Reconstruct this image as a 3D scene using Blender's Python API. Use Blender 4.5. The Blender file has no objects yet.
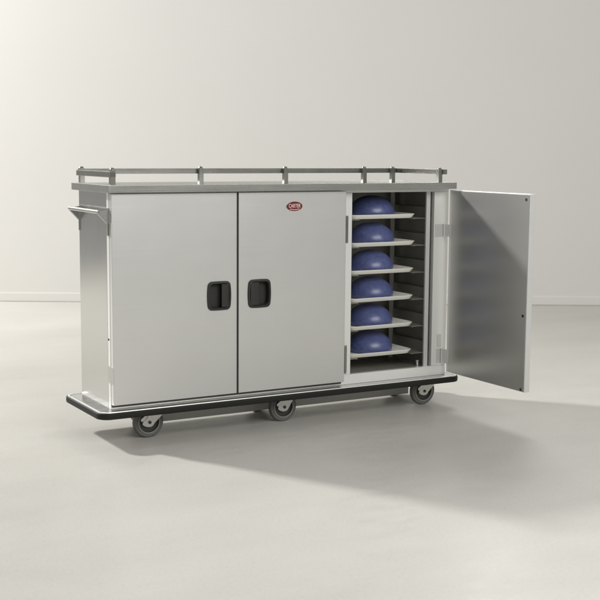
import bpy, bmesh, math, random
from mathutils import Vector, Matrix
random.seed(7)
S = bpy.context.scene
C = S.collection
PI = math.pi

# ------------------------------------------------------------------ helpers
def box(bm, x0, x1, y0, y1, z0, z1):
    v = [bm.verts.new(p) for p in ((x0,y0,z0),(x1,y0,z0),(x1,y1,z0),(x0,y1,z0),(x0,y0,z1),(x1,y0,z1),(x1,y1,z1),(x0,y1,z1))]
    for f in ((3,2,1,0),(4,5,6,7),(0,1,5,4),(1,2,6,5),(2,3,7,6),(3,0,4,7)):
        bm.faces.new([v[i] for i in f])

def B(*a):
    bm = bmesh.new()
    for t in a: box(bm, *t)
    return bm

def loop_strip(bm, loops, close_first=True, close_last=True):
    """loops: lists of 3D points of equal length, skinned in order"""
    vs = [[bm.verts.new(p) for p in l] for l in loops]
    n = len(vs[0])
    for a, b in zip(vs, vs[1:]):
        for i in range(n):
            j = (i+1) % n
            bm.faces.new((a[i], a[j], b[j], b[i]))
    if close_first: bm.faces.new(list(reversed(vs[0])))
    if close_last: bm.faces.new(vs[-1])
    return vs

def rrect(x0, x1, y0, y1, r, n=8):
    pts = []
    for cx, cy, a0 in ((x1-r, y1-r, 0), (x0+r, y1-r, PI/2), (x0+r, y0+r, PI), (x1-r, y0+r, 1.5*PI)):
        for k in range(n+1):
            a = a0 + PI/2*k/n
            pts.append((cx+r*math.cos(a), cy+r*math.sin(a)))
    return pts

def prism_y(bm, pts, y0, y1):          # 2D pts (x,z) extruded along y
    loop_strip(bm, [[(x, y0, z) for x, z in pts], [(x, y1, z) for x, z in pts]])

def prism_x(bm, pts, x0, x1):          # 2D pts (y,z) extruded along x
    loop_strip(bm, [[(x0, y, z) for y, z in pts], [(x1, y, z) for y, z in pts]])

def cyl(bm, c, axis, r, h, n=32, r2=None):
    """cylinder starting at c, along axis 'x','y' or 'z', length h"""
    r2 = r if r2 is None else r2
    ls = []
    for rr, t in ((r, 0), (r2, h)):
        l = []
        for k in range(n):
            a = 2*PI*k/n; u, v = rr*math.cos(a), rr*math.sin(a)
            if axis == 'z': l.append((c[0]+u, c[1]+v, c[2]+t))
            if axis == 'y': l.append((c[0]+u, c[1]+t, c[2]+v))
            if axis == 'x': l.append((c[0]+t, c[1]+u, c[2]+v))
        ls.append(l)
    loop_strip(bm, ls)

def lathe(bm, c, prof, axis='z', n=64):
    """prof: (r, t) pairs; r==0 allowed at the ends"""
    rings = []
    for r, t in prof:
        if r < 1e-6:
            p = (c[0], c[1], c[2]+t) if axis == 'z' else (c[0], c[1]+t, c[2])
            rings.append([bm.verts.new(p)])
        else:
            l = []
            for k in range(n):
                a = 2*PI*k/n; u, v = r*math.cos(a), r*math.sin(a)
                l.append(bm.verts.new((c[0]+u, c[1]+v, c[2]+t) if axis == 'z' else (c[0]+u, c[1]+t, c[2]+v)))
            rings.append(l)
    for a, b in zip(rings, rings[1:]):
        for i in range(n):
            j = (i+1) % n
            if len(a) == 1 and len(b) == 1: continue
            if len(a) == 1: bm.faces.new((a[0], b[j], b[i]))
            elif len(b) == 1: bm.faces.new((a[i], a[j], b[0]))
            else: bm.faces.new((a[i], a[j], b[j], b[i]))

WP = {}
def world(o): return WP[o.name] if o else Vector((0, 0, 0))

def obj(name, bm, m, parent=None, bevel=0, seg=2, smooth=None, origin=None):
    bmesh.ops.recalc_face_normals(bm, faces=bm.faces)
    if origin is None:
        lo = Vector([min(v.co[i] for v in bm.verts) for i in range(3)])
        hi = Vector([max(v.co[i] for v in bm.verts) for i in range(3)])
        origin = (lo+hi)/2
    origin = Vector(origin)
    me = bpy.data.meshes.new(name)
    bm.transform(Matrix.Translation(-origin))
    bm.to_mesh(me); bm.free()
    o = bpy.data.objects.new(name, me); C.objects.link(o)
    me.materials.append(m)
    if parent: o.parent = parent
    o.location = origin - world(parent)
    WP[o.name] = origin
    if bevel:
        md = o.modifiers.new('Bevel', 'BEVEL'); md.width = bevel; md.segments = seg
        md.limit_method = 'ANGLE'; md.angle_limit = math.radians(35); md.harden_normals = False
    if smooth is not None or bevel:
        for p in me.polygons: p.use_smooth = True
        md = o.modifiers.new('WN', 'WEIGHTED_NORMAL'); md.keep_sharp = True
        if smooth:
            mark_sharp(me, smooth)
    return o

def mark_sharp(me, deg):
    bm = bmesh.new(); bm.from_mesh(me)
    for e in bm.edges:
        if len(e.link_faces) == 2 and e.calc_face_angle(0) > math.radians(deg): e.smooth = False
    bm.to_mesh(me); bm.free()

def thing(name, loc, label, cat, group=None):
    o = bpy.data.objects.new(name, None); C.objects.link(o)
    o.empty_display_size = .1; o.location = loc; WP[o.name] = Vector(loc)
    o['label'] = label; o['category'] = cat
    if group: o['group'] = group
    return o

# ------------------------------------------------------------------ materials
def mat(name):
    m = bpy.data.materials.new(name); m.use_nodes = True
    return m, m.node_tree.nodes, m.node_tree.links, m.node_tree.nodes['Principled BSDF']

def simple(name, col, rough, metal=0, spec=.5, noise=0, nscale=40, coat=0, bump=0):
    m, N, L, b = mat(name)
    b.inputs['Base Color'].default_value = (*col, 1)
    b.inputs['Roughness'].default_value = rough
    b.inputs['Metallic'].default_value = metal
    b.inputs['Specular IOR Level'].default_value = spec
    b.inputs['Coat Weight'].default_value = coat
    if noise or bump:
        tc = N.new('ShaderNodeTexCoord'); nz = N.new('ShaderNodeTexNoise')
        nz.inputs['Scale'].default_value = nscale; nz.inputs['Detail'].default_value = 5
        L.new(tc.outputs['Object'], nz.inputs['Vector'])
        if noise:
            mx = N.new('ShaderNodeMix'); mx.data_type = 'RGBA'
            mx.inputs[6].default_value = (*[c*(1-noise) for c in col], 1)
            mx.inputs[7].default_value = (*[min(1, c*(1+noise)) for c in col], 1)
            L.new(nz.outputs['Fac'], mx.inputs[0]); L.new(mx.outputs[2], b.inputs['Base Color'])
            mr = N.new('ShaderNodeMapRange'); mr.inputs[3].default_value = rough*.85; mr.inputs[4].default_value = rough*1.15
            L.new(nz.outputs['Fac'], mr.inputs[0]); L.new(mr.outputs[0], b.inputs['Roughness'])
        if bump:
            bp = N.new('ShaderNodeBump'); bp.inputs['Strength'].default_value = bump; bp.inputs['Distance'].default_value = .002
            L.new(nz.outputs['Fac'], bp.inputs['Height']); L.new(bp.outputs[0], b.inputs['Normal'])
    return m

def brushed(name, col, rough, grain=(3, 3, 260), var=.06, bump=.03, aniso=0, metal=1.0, rv=.17):
    """brushed stainless: fine grain stretched along one direction plus faint large smudges"""
    m, N, L, b = mat(name)
    tc = N.new('ShaderNodeTexCoord')
    mp = N.new('ShaderNodeMapping'); mp.inputs['Scale'].default_value = grain
    nz = N.new('ShaderNodeTexNoise'); nz.inputs['Scale'].default_value = 1; nz.inputs['Detail'].default_value = 4
    L.new(tc.outputs['Object'], mp.inputs[0]); L.new(mp.outputs[0], nz.inputs['Vector'])
    sm = N.new('ShaderNodeTexNoise'); sm.inputs['Scale'].default_value = 3.2; sm.inputs['Detail'].default_value = 6; sm.inputs['Roughness'].default_value = .6
    L.new(tc.outputs['Object'], sm.inputs['Vector'])
    ad = N.new('ShaderNodeMath'); ad.operation = 'ADD'
    L.new(nz.outputs['Fac'], ad.inputs[0]); L.new(sm.outputs['Fac'], ad.inputs[1])
    mx = N.new('ShaderNodeMix'); mx.data_type = 'RGBA'
    mx.inputs[6].default_value = (*[c*(1-var) for c in col], 1); mx.inputs[7].default_value = (*[min(1, c*(1+var)) for c in col], 1)
    mr0 = N.new('ShaderNodeMapRange'); mr0.inputs[1].default_value = .6; mr0.inputs[2].default_value = 1.4
    L.new(ad.outputs[0], mr0.inputs[0]); L.new(mr0.outputs[0], mx.inputs[0]); L.new(mx.outputs[2], b.inputs['Base Color'])
    mr = N.new('ShaderNodeMapRange'); mr.inputs[1].default_value = .6; mr.inputs[2].default_value = 1.4
    mr.inputs[3].default_value = rough*(1-rv); mr.inputs[4].default_value = rough*(1+rv)
    L.new(ad.outputs[0], mr.inputs[0]); L.new(mr.outputs[0], b.inputs['Roughness'])
    bp = N.new('ShaderNodeBump'); bp.inputs['Strength'].default_value = bump; bp.inputs['Distance'].default_value = .001
    L.new(nz.outputs['Fac'], bp.inputs['Height']); L.new(bp.outputs[0], b.inputs['Normal'])
    b.inputs['Metallic'].default_value = metal
    b.inputs['Anisotropic'].default_value = aniso
    return m

M_door = brushed('satin_steel_door', (.72,.72,.70), .35, (2,2,300), .022, .0022, metal=.82, rv=.06)
M_edge = brushed('satin_door_edge', (.70,.70,.68), .38, (4,4,200), .02, .02, metal=.4)
M_leaf = brushed('hinge_steel', (.66,.66,.64), .4, (4,4,200), .02, .01, metal=.5)
M_side = brushed('brushed_steel_side', (.54,.54,.515), .22, (160,160,2), .025, .012)
M_frame = brushed('bright_steel_frame', (.84,.84,.815), .34, (200,200,4), .02, .02, metal=.45)
M_inner = brushed('brushed_steel_liner', (.56,.56,.53), .31, (2,2,200), .012, 0, metal=.8, rv=.03)
M_top = brushed('brushed_steel_top', (.49,.49,.46), .28, (4,260,260), .05, .02)
M_rail = brushed('brushed_steel_rail', (.31,.31,.285), .28, (4,260,260), .07, .02)
M_deck = brushed('polished_steel_deck', (.60,.60,.58), .26, (4,240,240), .05, .02)
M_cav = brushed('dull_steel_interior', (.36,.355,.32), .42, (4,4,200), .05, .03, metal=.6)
M_under = simple('grey_painted_steel', (.55,.545,.51), .6, noise=.08, nscale=12)
M_black = simple('black_vinyl_bumper', (.012,.012,.010), .6, spec=.3, noise=.2, bump=.15, nscale=90)
M_plastic = simple('black_handle_plastic', (.018,.018,.0155), .55, noise=.1, bump=.1, nscale=300)
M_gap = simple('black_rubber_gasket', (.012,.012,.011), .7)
M_rubber = simple('grey_caster_rubber', (.125,.123,.113), .55, noise=.15, bump=.15, nscale=120)
M_ring = simple('worn_grey_rim', (.24,.24,.225), .4, noise=.15, nscale=80)
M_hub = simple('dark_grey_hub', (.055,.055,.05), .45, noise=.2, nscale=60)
M_zinc = simple('zinc_plated_steel', (.62,.62,.58), .33, metal=.9, noise=.12, nscale=70, bump=.1)
M_tray = simple('ivory_tray_plastic', (.88,.875,.80), .4, noise=.05, nscale=150, bump=.05)
M_logo = simple('dark_red_enamel', (.13,.012,.016), .3)
M_logow = simple('pale_print', (.72,.50,.48), .5)
M_screw = simple('dark_rivet', (.02,.02,.018), .5)

# blue dome: glossy moulded plastic with faint mottling
M_dome, N, L, b = mat('mottled_blue_plastic')
tc = N.new('ShaderNodeTexCoord'); nz = N.new('ShaderNodeTexNoise'); nz.inputs['Scale'].default_value = 55; nz.inputs['Detail'].default_value = 8; nz.inputs['Roughness'].default_value = .75
cr = N.new('ShaderNodeValToRGB'); cr.color_ramp.elements[0].position = .35; cr.color_ramp.elements[0].color = (.058,.074,.19,1)
cr.color_ramp.elements[1].position = .68; cr.color_ramp.elements[1].color = (.10,.12,.265,1)
L.new(tc.outputs['Object'], nz.inputs['Vector']); L.new(nz.outputs['Fac'], cr.inputs[0]); L.new(cr.outputs[0], b.inputs['Base Color'])
b.inputs['Roughness'].default_value = .3; b.inputs['Specular IOR Level'].default_value = .55

# floor: polished pale concrete
M_floor, N, L, b = mat('pale_polished_concrete')
tc = N.new('ShaderNodeTexCoord')
n1 = N.new('ShaderNodeTexNoise'); n1.inputs['Scale'].default_value = .9; n1.inputs['Detail'].default_value = 9; n1.inputs['Roughness'].default_value = .62
n2 = N.new('ShaderNodeTexNoise'); n2.inputs['Scale'].default_value = 14; n2.inputs['Detail'].default_value = 8; n2.inputs['Roughness'].default_value = .7
n3 = N.new('ShaderNodeTexNoise'); n3.inputs['Scale'].default_value = 70; n3.inputs['Detail'].default_value = 6; n3.inputs['Roughness'].default_value = .75
mp = N.new('ShaderNodeMapping'); mp.inputs['Rotation'].default_value = (0,0,math.radians(29.8)); mp.inputs['Scale'].default_value = (.45,1.3,1)
L.new(tc.outputs['Object'], mp.inputs[0])
for n in (n1, n2): L.new(mp.outputs[0], n.inputs['Vector'])
L.new(tc.outputs['Object'], n3.inputs['Vector'])
cr = N.new('ShaderNodeValToRGB'); cr.color_ramp.elements[0].position = .3; cr.color_ramp.elements[0].color = (.455,.444,.412,1)
cr.color_ramp.elements[1].position = .72; cr.color_ramp.elements[1].color = (.540,.526,.488,1)
L.new(n1.outputs['Fac'], cr.inputs[0])
mx = N.new('ShaderNodeMix'); mx.data_type = 'RGBA'; mx.blend_type = 'MULTIPLY'; mx.inputs[0].default_value = 1
cr2 = N.new('ShaderNodeValToRGB'); cr2.color_ramp.elements[0].position = .3; cr2.color_ramp.elements[0].color = (.93,.93,.923,1)
cr2.color_ramp.elements[1].position = .7; cr2.color_ramp.elements[1].color = (1,1,1,1)
L.new(n2.outputs['Fac'], cr2.inputs[0]); L.new(cr.outputs[0], mx.inputs[6]); L.new(cr2.outputs[0], mx.inputs[7])
mx2 = N.new('ShaderNodeMix'); mx2.data_type = 'RGBA'; mx2.blend_type = 'MULTIPLY'; mx2.inputs[0].default_value = 1
cr3 = N.new('ShaderNodeValToRGB'); cr3.color_ramp.elements[0].position = .30; cr3.color_ramp.elements[0].color = (.88,.875,.86,1)
cr3.color_ramp.elements[1].position = .52; cr3.color_ramp.elements[1].color = (1,1,1,1)
L.new(n3.outputs['Fac'], cr3.inputs[0]); L.new(mx.outputs[2], mx2.inputs[6]); L.new(cr3.outputs[0], mx2.inputs[7])
L.new(mx2.outputs[2], b.inputs['Base Color'])
mr = N.new('ShaderNodeMapRange'); mr.inputs[1].default_value = .3; mr.inputs[2].default_value = .7; mr.inputs[3].default_value = .32; mr.inputs[4].default_value = .52
L.new(n2.outputs['Fac'], mr.inputs[0]); L.new(mr.outputs[0], b.inputs['Roughness'])
bp = N.new('ShaderNodeBump'); bp.inputs['Strength'].default_value = .03; bp.inputs['Distance'].default_value = .0015
am = N.new('ShaderNodeMath'); am.operation = 'MULTIPLY_ADD'; am.inputs[1].default_value = .15
L.new(n3.outputs['Fac'], am.inputs[0]); L.new(n2.outputs['Fac'], am.inputs[2])
L.new(am.outputs[0], bp.inputs['Height']); L.new(bp.outputs[0], b.inputs['Normal'])
b.inputs['Specular IOR Level'].default_value = .24

M_wall = simple('off_white_plaster', (.76,.75,.72), .8, spec=.2, noise=.015, nscale=1.5, bump=.04)
M_base = simple('off_white_baseboard_paint', (.76,.75,.72), .75, noise=.02, nscale=5)

# ------------------------------------------------------------------ camera (solved from the photograph)
f_px = 1196.21; cam_p = Vector((-2.00257, -5.25363, 1.40071)); yaw, pitch, roll = .52091, .12439, -.00722
fw0 = Vector((math.sin(yaw), math.cos(yaw), 0)); rt0 = Vector((math.cos(yaw), -math.sin(yaw), 0)); up0 = Vector((0,0,1))
fwd = fw0*math.cos(pitch) - up0*math.sin(pitch)
up1 = fw0*math.sin(pitch) + up0*math.cos(pitch)
rt = rt0*math.cos(roll) - up1*math.sin(roll)
up = rt0*math.sin(roll) + up1*math.cos(roll)
cd = bpy.data.cameras.new('camera'); cam = bpy.data.objects.new('camera', cd); C.objects.link(cam)
cam.matrix_world = Matrix(((rt.x,up.x,-fwd.x,cam_p.x),(rt.y,up.y,-fwd.y,cam_p.y),(rt.z,up.z,-fwd.z,cam_p.z),(0,0,0,1)))
cd.sensor_width = 36; cd.lens = f_px/600*36; cd.clip_start = .05; cd.clip_end = 200
S.camera = cam
cd.dof.use_dof = True; cd.dof.focus_distance = 6.5; cd.dof.aperture_fstop = 4.0

# ------------------------------------------------------------------ setting: floor, wall
def struct(o): o['kind'] = 'structure'; return o
WD = 10.94
def wp(r, d, z): return tuple(cam_p.xy.to_3d() + rt0*r + fw0*d + Vector((0,0,z)))
bm = bmesh.new(); bm.faces.new([bm.verts.new(wp(a, b_, 0)) for a, b_ in ((-9,-6),(12,-6),(12,WD+.1),(-9,WD+.1))])
floor = struct(obj('floor', bm, M_floor))
def wbox(bm, r0, r1, d0, d1, z0, z1):
    v = [bm.verts.new(wp(*p)) for p in ((r0,d0,z0),(r1,d0,z0),(r1,d1,z0),(r0,d1,z0),(r0,d0,z1),(r1,d0,z1),(r1,d1,z1),(r0,d1,z1))]
    for f in ((3,2,1,0),(4,5,6,7),(0,1,5,4),(1,2,6,5),(2,3,7,6),(3,0,4,7)): bm.faces.new([v[i] for i in f])
bm = bmesh.new(); wbox(bm, -5.2, 10, WD, WD+.15, -.05, 4.2)
wall = struct(obj('wall', bm, M_wall))
bm = bmesh.new(); wbox(bm, -5.2, 10, WD-.007, WD-.001, .004, .083)
obj('baseboard', bm, M_base, wall, bevel=.004)

# ------------------------------------------------------------------ the cart
ZB, ZT = .194, 1.194           # doors
X3 = 1.967; D = .445           # body
FY = .037                      # front plane of the frame behind the doors
OX0, OX1, OZ0, OZ1 = 1.343, 1.872, .223, 1.184   # open compartment
cart = thing('meal_delivery_cart', (.97, .22, 0), 'long stainless steel three-door meal cart on casters with its right door open', 'meal cart')

# cabinet shell: side panels, back, partitions, compartment liner
obj('side_panel', B((0,.018,FY+.0305,D,.1705,1.1995)), M_side, cart, bevel=.002)
obj('side_panel', B((X3-.018,X3,FY+.0305,D,.1705,1.1995)), M_side, cart, bevel=.002)
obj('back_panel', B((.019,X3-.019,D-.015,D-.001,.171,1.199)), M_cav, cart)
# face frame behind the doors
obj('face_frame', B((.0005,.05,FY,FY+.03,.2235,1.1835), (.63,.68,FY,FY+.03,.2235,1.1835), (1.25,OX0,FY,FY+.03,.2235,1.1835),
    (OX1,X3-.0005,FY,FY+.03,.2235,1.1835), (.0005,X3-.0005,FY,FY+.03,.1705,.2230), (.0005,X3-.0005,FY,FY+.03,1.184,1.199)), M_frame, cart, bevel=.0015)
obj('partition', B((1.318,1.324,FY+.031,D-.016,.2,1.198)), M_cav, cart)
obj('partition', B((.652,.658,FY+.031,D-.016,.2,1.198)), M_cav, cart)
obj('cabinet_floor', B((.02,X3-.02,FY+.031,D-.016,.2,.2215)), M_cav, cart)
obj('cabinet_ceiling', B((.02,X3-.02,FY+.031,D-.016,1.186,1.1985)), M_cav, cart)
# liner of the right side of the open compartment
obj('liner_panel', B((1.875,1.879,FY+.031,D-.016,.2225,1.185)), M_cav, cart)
# dark gasket seen in the gap between the two closed doors
obj('dark_gap_strip', B((.6522,.6608,.004,FY-.0005,.196,1.192)), M_gap, cart)
obj('dark_gap_strip', B((.004,1.281,FY-.010,FY-.0005,.1800,.1925)), M_hub, cart)  # dark strip standing in for the shade in the gap below the doors

# ledge rack in the open compartment
tz = [1.047, .900, .752, .604, .455, .305]       # tray undersides
for side in (-1, 1):
    xw = 1.325 if side < 0 else 1.858
    bm = bmesh.new()
    if side > 0:
        box(bm, 1.829, 1.855, .050, .062, .2225, 1.184); box(bm, 1.851, 1.855, .062, .085, .2225, 1.184)
        box(bm, 1.829, 1.855, .392, .40, .2225, 1.184)
    else:
        box(bm, 1.326, 1.352, .050, .062, .2225, 1.184); box(bm, 1.326, 1.330, .062, .085, .2225, 1.184)
        box(bm, 1.326, 1.352, .392, .40, .2225, 1.184)
    obj('rack_upright', bm, M_leaf if side > 0 else M_cav, cart, bevel=.0012)
    for z in tz:
        bm = bmesh.new()
        if side > 0:
            prof = [(1.851, z+.052), (1.851, z-.006), (1.758, z-.006), (1.758, z-.0115), (1.7602, z-.0115), (1.7602, z-.0082), (1.8535, z-.0082), (1.8535, z+.052)]
        else:
            prof = [(1.330, z+.052), (1.330, z-.006), (1.405, z-.006), (1.405, z-.0115), (1.4028, z-.0115), (1.4028, z-.0082), (1.3278, z-.0082), (1.3278, z+.052)]
        prism_y(bm, prof, .064, .39)
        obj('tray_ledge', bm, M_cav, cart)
bm = bmesh.new(); cyl(bm, (1.822, .10, .2217), 'z', .009, .026, 20); cyl(bm, (1.822, .10, .2477), 'z', .012, .004, 20)
obj('rack_stud', bm, M_zinc, cart, smooth=40)

# countertop with a low marine edge
bm = bmesh.new()
x0, x1, y0, y1 = -.028, 1.972, -.028, .474
def rr3(x0,x1,y0,y1,r,z,n=3): return [(x,y,z) for x,y in rrect(x0,x1,y0,y1,r,n)]
loop_strip(bm, [rr3(x0,x1,y0,y1,.004,1.2), rr3(x0,x1,y0,y1,.004,1.2345), rr3(x0+.004,x1-.004,y0+.004,y1-.004,.004,1.2345), rr3(x0+.075,x1-.075,y0+.075,y1-.075,.004,1.2225)])
obj('countertop', bm, M_top, cart, bevel=.001)

# three-sided gallery rail
RZ0, RZ1 = 1.278, 1.305
bm = bmesh.new()
xl, xr, yf, yb = -.012, 1.886, -.004, .428
box(bm, xl-.004, xl+.004, yf-.012, yb+.004, RZ0-.007, RZ1-.007)          # left bar
box(bm, xr-.004, xr+.004, yf-.012, yb+.004, RZ0, RZ1)          # right bar
box(bm, xl+.0042, xr-.0042, yb-.004, yb+.004, RZ0, RZ1)        # rear bar
box(bm, xl+.0042, xl+.030, yf-.012, yf-.004, RZ0-.007, RZ1-.007)    # short return at the front left
box(bm, xr-.004-.0, xr+.02, yf-.021, yf-.0125, RZ0, RZ1)
rail = obj('gallery_rail', bm, M_rail, cart, bevel=.0015)
for px, py in ((xl+.0165, yf), (xl+.0165, yb-.017), (.648, yb-.017), (1.150, yb-.017), (1.654, yb-.017), (xr-.040, yb-.017), (xr-.0165, yf)):
    bm = bmesh.new()
    prism = [(px-.012, py-.012), (px+.012, py-.012), (px+.012, py+.012), (px-.012, py+.012)]
    loop_strip(bm, [[(x,y,1.2228) for x,y in prism], [(x,y,1.306) for x,y in prism]])
    lathe(bm, (px, py, 1.3062), [(0,0),(.0115,0),(.0115,.002),(.008,.008),(0,.010)], n=20)
    obj('rail_post', bm, M_rail, rail, bevel=.001)

# doors -------------------------------------------------------------
def door_bm(x0, x1, z0, z1, y0, y1, hole=None):
    bm = bmesh.new()
    if hole is None:
        box(bm, x0, x1, y0, y1, z0, z1); return bm
    hx0, hx1, hz0, hz1 = hole
    xs = [x0, hx0, hx1, x1]; zs = [z0, hz0, hz1, z1]
    V = {}
    for k, y in enumerate((y0, y1)):
        for i, x in enumerate(xs):
            for j, z in enumerate(zs): V[k,i,j] = bm.verts.new((x,y,z))
    for i in range(3):
        for j in range(3):
            if i == 1 and j == 1: continue
            bm.faces.new((V[0,i,j],V[0,i+1,j],V[0,i+1,j+1],V[0,i,j+1]))
            bm.faces.new((V[1,i,j],V[1,i,j+1],V[1,i+1,j+1],V[1,i+1,j]))
    for i in range(3):
        bm.faces.new((V[0,i,0],V[1,i,0],V[1,i+1,0],V[0,i+1,0])); bm.faces.new((V[0,i,3],V[0,i+1,3],V[1,i+1,3],V[1,i,3]))
        bm.faces.new((V[0,0,i],V[0,0,i+1],V[1,0,i+1],V[1,0,i])); bm.faces.new((V[0,3,i],V[1,3,i],V[1,3,i+1],V[0,3,i+1]))
    bm.faces.new((V[0,1,1],V[0,2,1],V[1,2,1],V[1,1,1])); bm.faces.new((V[0,1,2],V[1,1,2],V[1,2,2],V[0,2,2]))
    bm.faces.new((V[0,1,1],V[1,1,1],V[1,1,2],V[0,1,2])); bm.faces.new((V[0,2,1],V[0,2,2],V[1,2,2],V[1,2,1]))
    return bm

def barrel(cx, cz, w, h, r, bulge, n=10):
    """rounded rectangle whose sides bow outwards"""
    pts = rrect(cx-w/2, cx+w/2, cz-h/2, cz+h/2, r, n)
    out = []
    # densify straight runs
    m = len(pts)
    for i in range(m):
        a, b_ = pts[i], pts[(i+1) % m]
        d = math.hypot(a[0]-b_[0], a[1]-b_[1]); k = max(1, int(d/.008))
        for t in range(k): out.append((a[0]+(b_[0]-a[0])*t/k, a[1]+(b_[1]-a[1])*t/k))
    res = []
    for x, z in out:
        u = (z-cz)/(h/2); v = (x-cx)/(w/2)
        res.append((x + bulge*(1-u*u)*v, z + bulge*.35*(1-v*v)*u))
    return res

def handle(parent, cx, cz, seam):
    """recessed pull: raised rim, pocket sunk into the door, grip cover on the seam side"""
    w, h = .118, .140
    bm = bmesh.new()
    def L3(sc_w, sc_h, r, bul, y): return [(x, y, z) for x, z in barrel(cx, cz, sc_w, sc_h, r, bul, 8)]
    # identical point counts are kept by scaling one outline
    base = barrel(cx, cz, w, h, .018, .006, 8)
    def sc(k, y, dx=0): return [(cx+(x-cx)*k+dx, y, cz+(z-cz)*k) for x, z in base]
    loop_strip(bm, [sc(1.0, -.0003), sc(1.0, -.004), sc(.975, -.0075), sc(.86, -.0085), sc(.82, -.005), sc(.80, .026)], close_first=False, close_last=True)
    o = obj('door_handle', bm, M_plastic, parent, smooth=32)
    bm = bmesh.new()
    iw = w*.80/2+.004; ih = h*.80/2+.001
    if seam > 0: a, b_ = cx+.012, cx+iw
    else: a, b_ = cx-iw, cx-.003
    pts = [(a, -.006), (a+.002*seam*0, .000), (b_, .000), (b_, -.008), ((a+b_)/2, -.0105)]
    loop_strip(bm, [[(x, y, cz-ih) for x, y in pts], [(x, y, cz+ih) for x, y in pts]])
    obj('grip_cover', bm, M_plastic, o, bevel=.002)
    return o

def hinge(parent, x, z0, z1, y=.0, side=-1):
    bm = bmesh.new()
    cyl(bm, (x, y+.004, z0), 'z', .0055, z1-z0, 16)
    return obj('hinge', bm, M_frame, parent, smooth=40)

HW, HH = .0545, .0625
def closed_door(x0, x1, hcx, seam, hx):
    hcz = .690
    d = obj('door', door_bm(x0, x1, ZB, ZT, 0, FY-.007, (hcx-HW, hcx+HW, hcz-HH, hcz+HH)), M_door, cart, bevel=.0022)
    handle(d, hcx, hcz, seam)
    return d
d1 = closed_door(0.0, .6515, .5535, 1, 0)
d2 = closed_door(.6615, 1.283, .7765, -1, 1.29)

# hinges: wrapped leaves at the left edge, strap leaves on the stile beside the second door
for z0, z1 in ((.996, 1.060), (.297, .379)):
    h = obj('hinge', B((-.0042,-.0003,-.002,.052,z0,z1)), M_top, d1, bevel=.001)
    bm = bmesh.new(); cyl(bm, (-.0015, -.0045, z0+.001), 'z', .0040, z1-z0-.002, 16)
    obj('hinge_knuckle', bm, M_leaf, h, smooth=40)
for z0, z1 in ((.925, 1.065), (.237, .381)):
    bm = bmesh.new(); cyl(bm, (1.2905, .004, z0), 'z', .0062, z1-z0, 18)
    box(bm, 1.2965, 1.318, FY-.0045, FY-.0005, z0, z1)
    obj('hinge', bm, M_rail, d2, bevel=.0008)

# emblem on the second door
bm = bmesh.new(); n = 48
lcx, lcz = .975, 1.1215
def ell(a, b_, y): return [(lcx+a*math.cos(2*PI*k/n), y, lcz+b_*math.sin(2*PI*k/n)) for k in range(n)]
loop_strip(bm, [ell(.0455,.0235,-.0003), ell(.0455,.0235,-.0025), ell(.0435,.0215,-.0035)], close_first=False)
emb = obj('emblem', bm, M_logo, d2, smooth=40)
def text_mesh(s, size, cx, cz, y, width, m, parent, name):
    cu = bpy.data.curves.new(name, 'FONT'); cu.body = s; cu.size = size; cu.align_x = 'CENTER'; cu.align_y = 'CENTER'
    cu.extrude = .0004; cu.offset = size*.022
    t = bpy.data.objects.new('tmp', cu); C.objects.link(t)
    bpy.context.view_layer.update()
    dg = bpy.context.evaluated_depsgraph_get()
    me = bpy.data.meshes.new_from_object(t.evaluated_get(dg)); bpy.data.objects.remove(t)
    xs = [v.co.x for v in me.vertices]; ys = [v.co.y for v in me.vertices]
    k = width/(max(xs)-min(xs)); mxx = (max(xs)+min(xs))/2; myy = (max(ys)+min(ys))/2
    bm = bmesh.new(); bm.from_mesh(me)
    for v in bm.verts:
        c = v.co.copy(); v.co = Vector((cx+(c.x-mxx)*k, y-c.z, cz+(c.y-myy)))
    return obj(name, bm, m, parent)
text_mesh('CARTER', .0265, lcx, lcz+.0026, -.0042, .069, M_logow, emb, 'lettering')
bm = bmesh.new()
pts = [(lcx-.028+.056*t/12, lcz-.0118-.0032*math.sin(PI*t/12)) for t in range(13)]
poly = pts + [(x, z-.0032) for x, z in reversed(pts)]
prism_y(bm, poly, -.0042, -.0036)
obj('underline', bm, M_logow, emb)

# open door: hinged at the right corner, turned 90 degrees towards the viewer
dx0, dx1 = 1.937, 1.972
oy0, oy1 = -.667, -.010
od = obj('open_door', B((dx0+.002, dx1, oy0, oy1, ZB, ZT)), M_edge, cart, bevel=.002)
od['label'] = 'door swung open with a dark brushed inner face'
obj('inner_panel', B((dx0-.0005, dx0+.0017, oy0+.004, oy1-.022, ZB+.004, ZT-.005)), M_inner, od)
for z in (1.166, .582, .206):
    bm = bmesh.new(); cyl(bm, (dx0-.0022, oy0+.026, z), 'x', .0075, .0016, 20)
    obj('screw', bm, M_screw, od, smooth=40)
# outer pull of the open door (seen only from the other side)
bm = bmesh.new()
base = barrel(oy0+.095, .690, .118, .140, .018, .006, 8)
def sc2(k, x): return [(x, oy0+.095+(a-oy0-.095)*k, .690+(z-.690)*k) for a, z in base]
loop_strip(bm, [sc2(1, dx1+.0003), sc2(1, dx1+.004), sc2(.97, dx1+.0075), sc2(.84, dx1+.008), sc2(.80, dx1+.001)], close_first=False)
obj('door_handle', bm, M_plastic, od, smooth=32)
for z0, z1 in ((.941, 1.007), (.240, .319)):
    bm = bmesh.new()
    box(bm, OX1+.006 if z0 > .5 else 1.905, 1.9355, FY-.006, FY-.0005, z0, z1)
    box(bm, 1.9335, 1.9363, -.034, FY-.0065, z0, z1)
    cyl(bm, (1.932, FY-.012, z0), 'z', .0055, z1-z0, 16)
    obj('hinge', bm, M_leaf, od, bevel=.0008)
obj('hinge_plate', B((1.908, 1.934, FY-.004, FY-.0005, .327, .398)), M_leaf, cart, bevel=.001)

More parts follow.
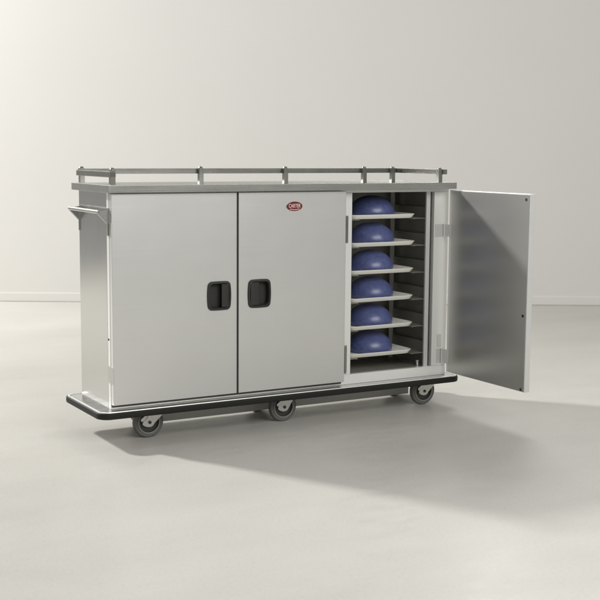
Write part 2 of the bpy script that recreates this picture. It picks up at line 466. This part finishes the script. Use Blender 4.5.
# rivet low on the left side
bm = bmesh.new(); cyl(bm, (-.0022, .055, .505), 'x', .005, .002, 16)
obj('rivet', bm, M_screw, cart, smooth=40)

# push handle on the left end: formed shelf bar carried by two gussets
bm = bmesh.new()
hy0, hy1 = .028, .437
prof = [(-.044, 1.119), (-.050, 1.1205), (-.0575, 1.117), (-.0595, 1.110), (-.0575, 1.103), (-.0515, 1.101), (-.050, 1.1035), (-.0545, 1.1065), (-.0550, 1.111), (-.0505, 1.1155), (-.044, 1.1155)]
loop_strip(bm, [[(x, hy0, z) for x, z in prof], [(x, hy1, z) for x, z in prof]])
box(bm, -.0040, -.0005, hy0+.006, hy1-.006, 1.112, 1.128)
ph = obj('push_handle', bm, M_top, cart, smooth=50)
for y in (hy0+.0005, hy1-.004):
    bm = bmesh.new()
    prism_y(bm, [(-.001,1.120), (-.046,1.1150), (-.051,1.102), (-.006,1.055), (-.006,1.001), (-.001,1.001)], y, y+.0035)
    # turned edge along the slanted side
    a = Vector((-.0525,1.102)); c_ = Vector((-.0075,1.055)); nrm = Vector((-.72,-.69))*.0022
    prism_y(bm, [tuple(a), tuple(c_), tuple(c_+nrm), tuple(a+nrm)], y-.0, y+.012 if y < .2 else y+.0036)
    if y < .2: box(bm, -.0085, -.0062, y, y+.012, 1.001, 1.054)
    obj('handle_bracket', bm, M_top if y < .2 else M_side, ph)

# base platform with vinyl bumper in a metal channel
bx0, bx1, by0, by1 = -.084, 2.024, -.045, .492
def ring(bm, loops_def, n=10):
    """closed ring from a list of (inset, z); corner radius shrinks with the inset"""
    loops = []
    for ins, z in loops_def:
        loops.append([(x, y, z) for x, y in rrect(bx0+ins, bx1-ins, by0+ins, by1-ins, max(.006, .060-ins), n)])
    vs = [[bm.verts.new(p) for p in l] for l in loops]
    m = len(vs[0]); K = len(vs)
    for a in range(K):
        A, Bv = vs[a], vs[(a+1) % K]
        for i in range(m):
            j = (i+1) % m
            bm.faces.new((A[i], A[j], Bv[j], Bv[i]))
bm = bmesh.new()
loop_strip(bm, [[(x,y,.1585) for x,y in rrect(bx0+.02,bx1-.02,by0+.02,by1-.02,.042,10)], [(x,y,.1625) for x,y in rrect(bx0+.02,bx1-.02,by0+.02,by1-.02,.042,10)],
                [(x,y,.1700) for x,y in rrect(bx0+.027,bx1-.027,by0+.027,by1-.027,.036,10)]])
deck = obj('base_platform', bm, M_deck, cart, smooth=50)
bm = bmesh.new(); ring(bm, [(.0075,.1675), (.0095,.1715), (.014,.1725), (.0185,.170), (.0195,.163), (.0195,.139), (.0075,.139)])
obj('bumper_channel', bm, M_frame, deck, smooth=50)
bm = bmesh.new(); ring(bm, [(.007,.1372), (.0022,.1385), (0,.144), (0,.162), (.0022,.1672), (.007,.169)])
obj('bumper', bm, M_black, deck, smooth=60)
# stiffening channels under the deck for the casters, plus an added light-blocking beam
obj('under_frame_and_blocker', B((.06,1.88,.075,.125,.1400,.1580), (.06,1.88,.345,.395,.1400,.1580), (.20,1.88,.262,.268,.028,.1580)), M_under, deck)

# casters
def caster(cx, cy, swing):
    """swing: direction (+1/-1) in x of the swivel from the axle"""
    R = .0775; w = .034
    bm = bmesh.new()
    px = cx + .030*swing
    box(bm, px-.045, px+.045, cy-.036, cy+.036, .1355, .1395)                   # top plate
    lathe(bm, (px, cy, .1180), [(0,0),(.026,0),(.030,.006),(.030,.012),(.026,.0172),(0,.0172)], n=28)
    # yoke legs as stamped plates on both sides of the wheel
    for s in (-1, 1):
        y = cy + s*(w/2+.0065)
        leg = [(px-.032, .122), (px+.036, .122), (px+.036, .108), (cx+.026, .072), (cx+.018, .060), (cx+.006, .054), (cx-.010, .0545), (cx-.030, .062), (cx-.038, .070), (cx-.036, .080), (px-.044, .100)]
        if swing < 0: leg = [(2*cx-x, z) for x, z in leg]
        prism_y(bm, leg, y-.002, y+.002)
    box(bm, px-.030, px+.030, cy-(w/2+.0085), cy+(w/2+.0085), .1158, .1178)
    o = obj('caster', bm, M_zinc, cart, bevel=.0012)
    # tyre
    bm = bmesh.new()
    prof = [(R-.021,-w/2+.002),(R-.012,-w/2),(R-.004,-w/2+.002),(R,-w/2+.008),(R+.0004,0),(R,w/2-.008),(R-.004,w/2-.002),(R-.012,w/2),(R-.021,w/2-.002)]
    rings = []; n = 56
    vs = [[bm.verts.new((cx+r*math.cos(2*PI*k/n), cy+t, R+r*math.sin(2*PI*k/n))) for k in range(n)] for r, t in prof]
    for a in range(len(vs)):
        A, Bv = vs[a], vs[(a+1) % len(vs)]
        for i in range(n): j = (i+1) % n; bm.faces.new((A[i],A[j],Bv[j],Bv[i]))
    obj('tyre', bm, M_rubber, o, smooth=40)
    bm = bmesh.new()
    lathe(bm, (cx, cy, R), [(0,-w/2-.003),(.015,-w/2-.003),(.017,-w/2),(.019,-w/2+.009),(R-.028,-w/2+.011),(R-.025,-w/2+.001),(R-.0212,-w/2+.0015),
                            (R-.0212,w/2-.0015),(R-.025,w/2-.001),(R-.028,w/2-.011),(.019,w/2-.009),(.017,w/2),(.015,w/2+.003),(0,w/2+.003)], axis='y', n=48)
    obj('wheel_hub', bm, M_hub, o, smooth=35)
    bm = bmesh.new()
    for s in (-1, 1):
        pr = [(R-.0245,.0008),(R-.0205,.0006),(R-.0195,.0022),(R-.0225,.0034),(R-.0255,.0024)]
        vs = [[bm.verts.new((cx+r*math.cos(2*PI*k/n), cy+s*(w/2-.0012+t), R+r*math.sin(2*PI*k/n))) for k in range(n)] for r, t in pr]
        for a in range(len(vs)):
            A, Bv = vs[a], vs[(a+1) % len(vs)]
            for i in range(n): j = (i+1) % n; bm.faces.new((A[i],A[j],Bv[j],Bv[i]))
    obj('wheel_rim', bm, M_ring, o, smooth=50)
    bm = bmesh.new()
    cyl(bm, (cx, cy-w/2-.0125, R), 'y', .0085, w+.025, 6); cyl(bm, (cx, cy-w/2-.0145, R), 'y', .0045, w+.029, 16)
    obj('axle_bolt', bm, M_hub, o, smooth=35)
    if abs(cy-.1) < .02 and swing and cx < 1.2 or cx > 1.5:
        bm = bmesh.new()      # brake pedal lug
        prism_y(bm, [(cx-.050,.098),(cx-.020,.120),(cx-.008,.116),(cx-.030,.088),(cx-.046,.084)], cy-w/2-.016, cy-w/2-.0095)
        obj('brake_lever', bm, M_zinc, o, bevel=.002)
    return o
caster(.213, .098, 1); caster(.966, .098, .4); caster(1.857, .098, 1)
caster(.300, .370, 1); caster(.966, .370, .4); caster(1.857, .370, 1)

# ------------------------------------------------------------------ trays and dome covers
place = ['topmost of the six in the open compartment', 'second from the top in the open compartment', 'third from the top in the open compartment',
         'fourth from the top, just above the two lowest', 'second from the bottom in the open compartment', 'lowest one, just above the compartment floor']
tw, td = .432, .350
tx0 = [1.350, 1.351, 1.350, 1.343, 1.341, 1.339]; ty = [.064, .061, .066, .058, .055, .060]
first_t = first_d = None
for i in range(6):
    tcx, tcy = tx0[i]+tw/2, ty[i]+td/2
    if first_t is None:
        bm = bmesh.new()
        z = tz[i]
        def rr(ins, zz, r): return [(x,y,zz) for x,y in rrect(tcx-tw/2+ins, tcx+tw/2-ins, tcy-td/2+ins, tcy+td/2-ins, r, 8)]
        loop_strip(bm, [rr(.022,z-.0055,.030), rr(.014,z-.0035,.036), rr(.003,z+.0125,.045), rr(0,z+.0145,.048), rr(0,z+.0165,.048), rr(.003,z+.0180,.045),
                        rr(.010,z+.0165,.040), rr(.018,z+.003,.034), rr(.026,z-.001,.028)])
        t = obj('meal_tray', bm, M_tray, smooth=60, origin=(tcx, tcy, z))
        first_t = t
    else:
        t = first_t.copy(); C.objects.link(t); t.location = (tcx, tcy, tz[i])
    t.rotation_euler.z = math.radians([0, .6, -.5, 1.2, .8, -.6][i])
    t['label'] = 'ivory plastic meal tray, ' + place[i]; t['category'] = 'tray'; t['group'] = 'meal trays on the ledges'
    dcx, dcy = 1.580+[0,.006,-.007,.003,-.005,.004][i], .215+[.0,.008,-.006,.005,-.004,.007][i]
    if first_d is None:
        bm = bmesh.new()
        prof = [(0,.001),(.112,.001),(.121,.0015),(.1265,.004),(.1285,.009),(.128,.013),(.1305,.018)]
        for k in range(1, 15):
            a = k/14*PI/2
            prof.append((.1305*math.cos(a)**.93 if k < 14 else 0, .018+.098*math.sin(a)**1.02))
        # slightly flattened finger boss on top
        prof = [(q*.965, t) for q, t in prof]
        lathe(bm, (dcx, dcy, 0), prof, n=72)
        d = obj('plate_cover', bm, M_dome, smooth=50, origin=(dcx, dcy, 0)); first_d = d
    else:
        d = first_d.copy(); C.objects.link(d)
    d.location = (dcx, dcy, tz[i]-.0008)
    d.rotation_euler.z = i*1.1
    d['label'] = 'blue plastic dome cover on a tray, ' + place[i]; d['category'] = 'dome cover'; d['group'] = 'blue dome covers on the trays'

# ------------------------------------------------------------------ light
w = bpy.data.worlds.new('World'); S.world = w; w.use_nodes = True
bg = w.node_tree.nodes['Background']; bg.inputs[0].default_value = (1, .99, .97, 1); bg.inputs[1].default_value = .36

def area(name, loc, target, sx, sy, power, col, spread=180):
    l = bpy.data.lights.new(name, 'AREA'); l.shape = 'RECTANGLE'; l.size = sx; l.size_y = sy; l.energy = power; l.color = col
    l.spread = math.radians(spread)
    o = bpy.data.objects.new(name, l); C.objects.link(o); o.location = loc
    o.rotation_euler = (Vector(target)-Vector(loc)).to_track_quat('-Z', 'Y').to_euler()
    return o
d = Vector((.961, -1.866, -1.234)).normalized()
kp = Vector((-.027, -.027, 1.234)) - d*9.0
area('key_light', kp, (.6, -.6, .2), .66, .66, 1080, (1, .99, .972))
area('front_softbox', (1.4, -5.6, 3.9), (.9, .3, .6), 4.5, 2.6, 235, (1, .99, .972))
area('rear_right_light', (4.97, 3.03, 4.8), (2.3, -1.6, 0), 2.4, 2.4, 34, (1, .99, .972), 70)
area('wall_softbox', wp(-5.2, 5.0, 3.0), wp(.3, WD, 1.8), 2.4, 2.4, 29, (1, .99, .972))

# ------------------------------------------------------------------ render settings
S.render.engine = 'CYCLES'
S.view_settings.view_transform = 'Standard'; S.view_settings.look = 'None'
S.view_settings.exposure = 0; S.view_settings.gamma = 1
S.cycles.max_bounces = 10
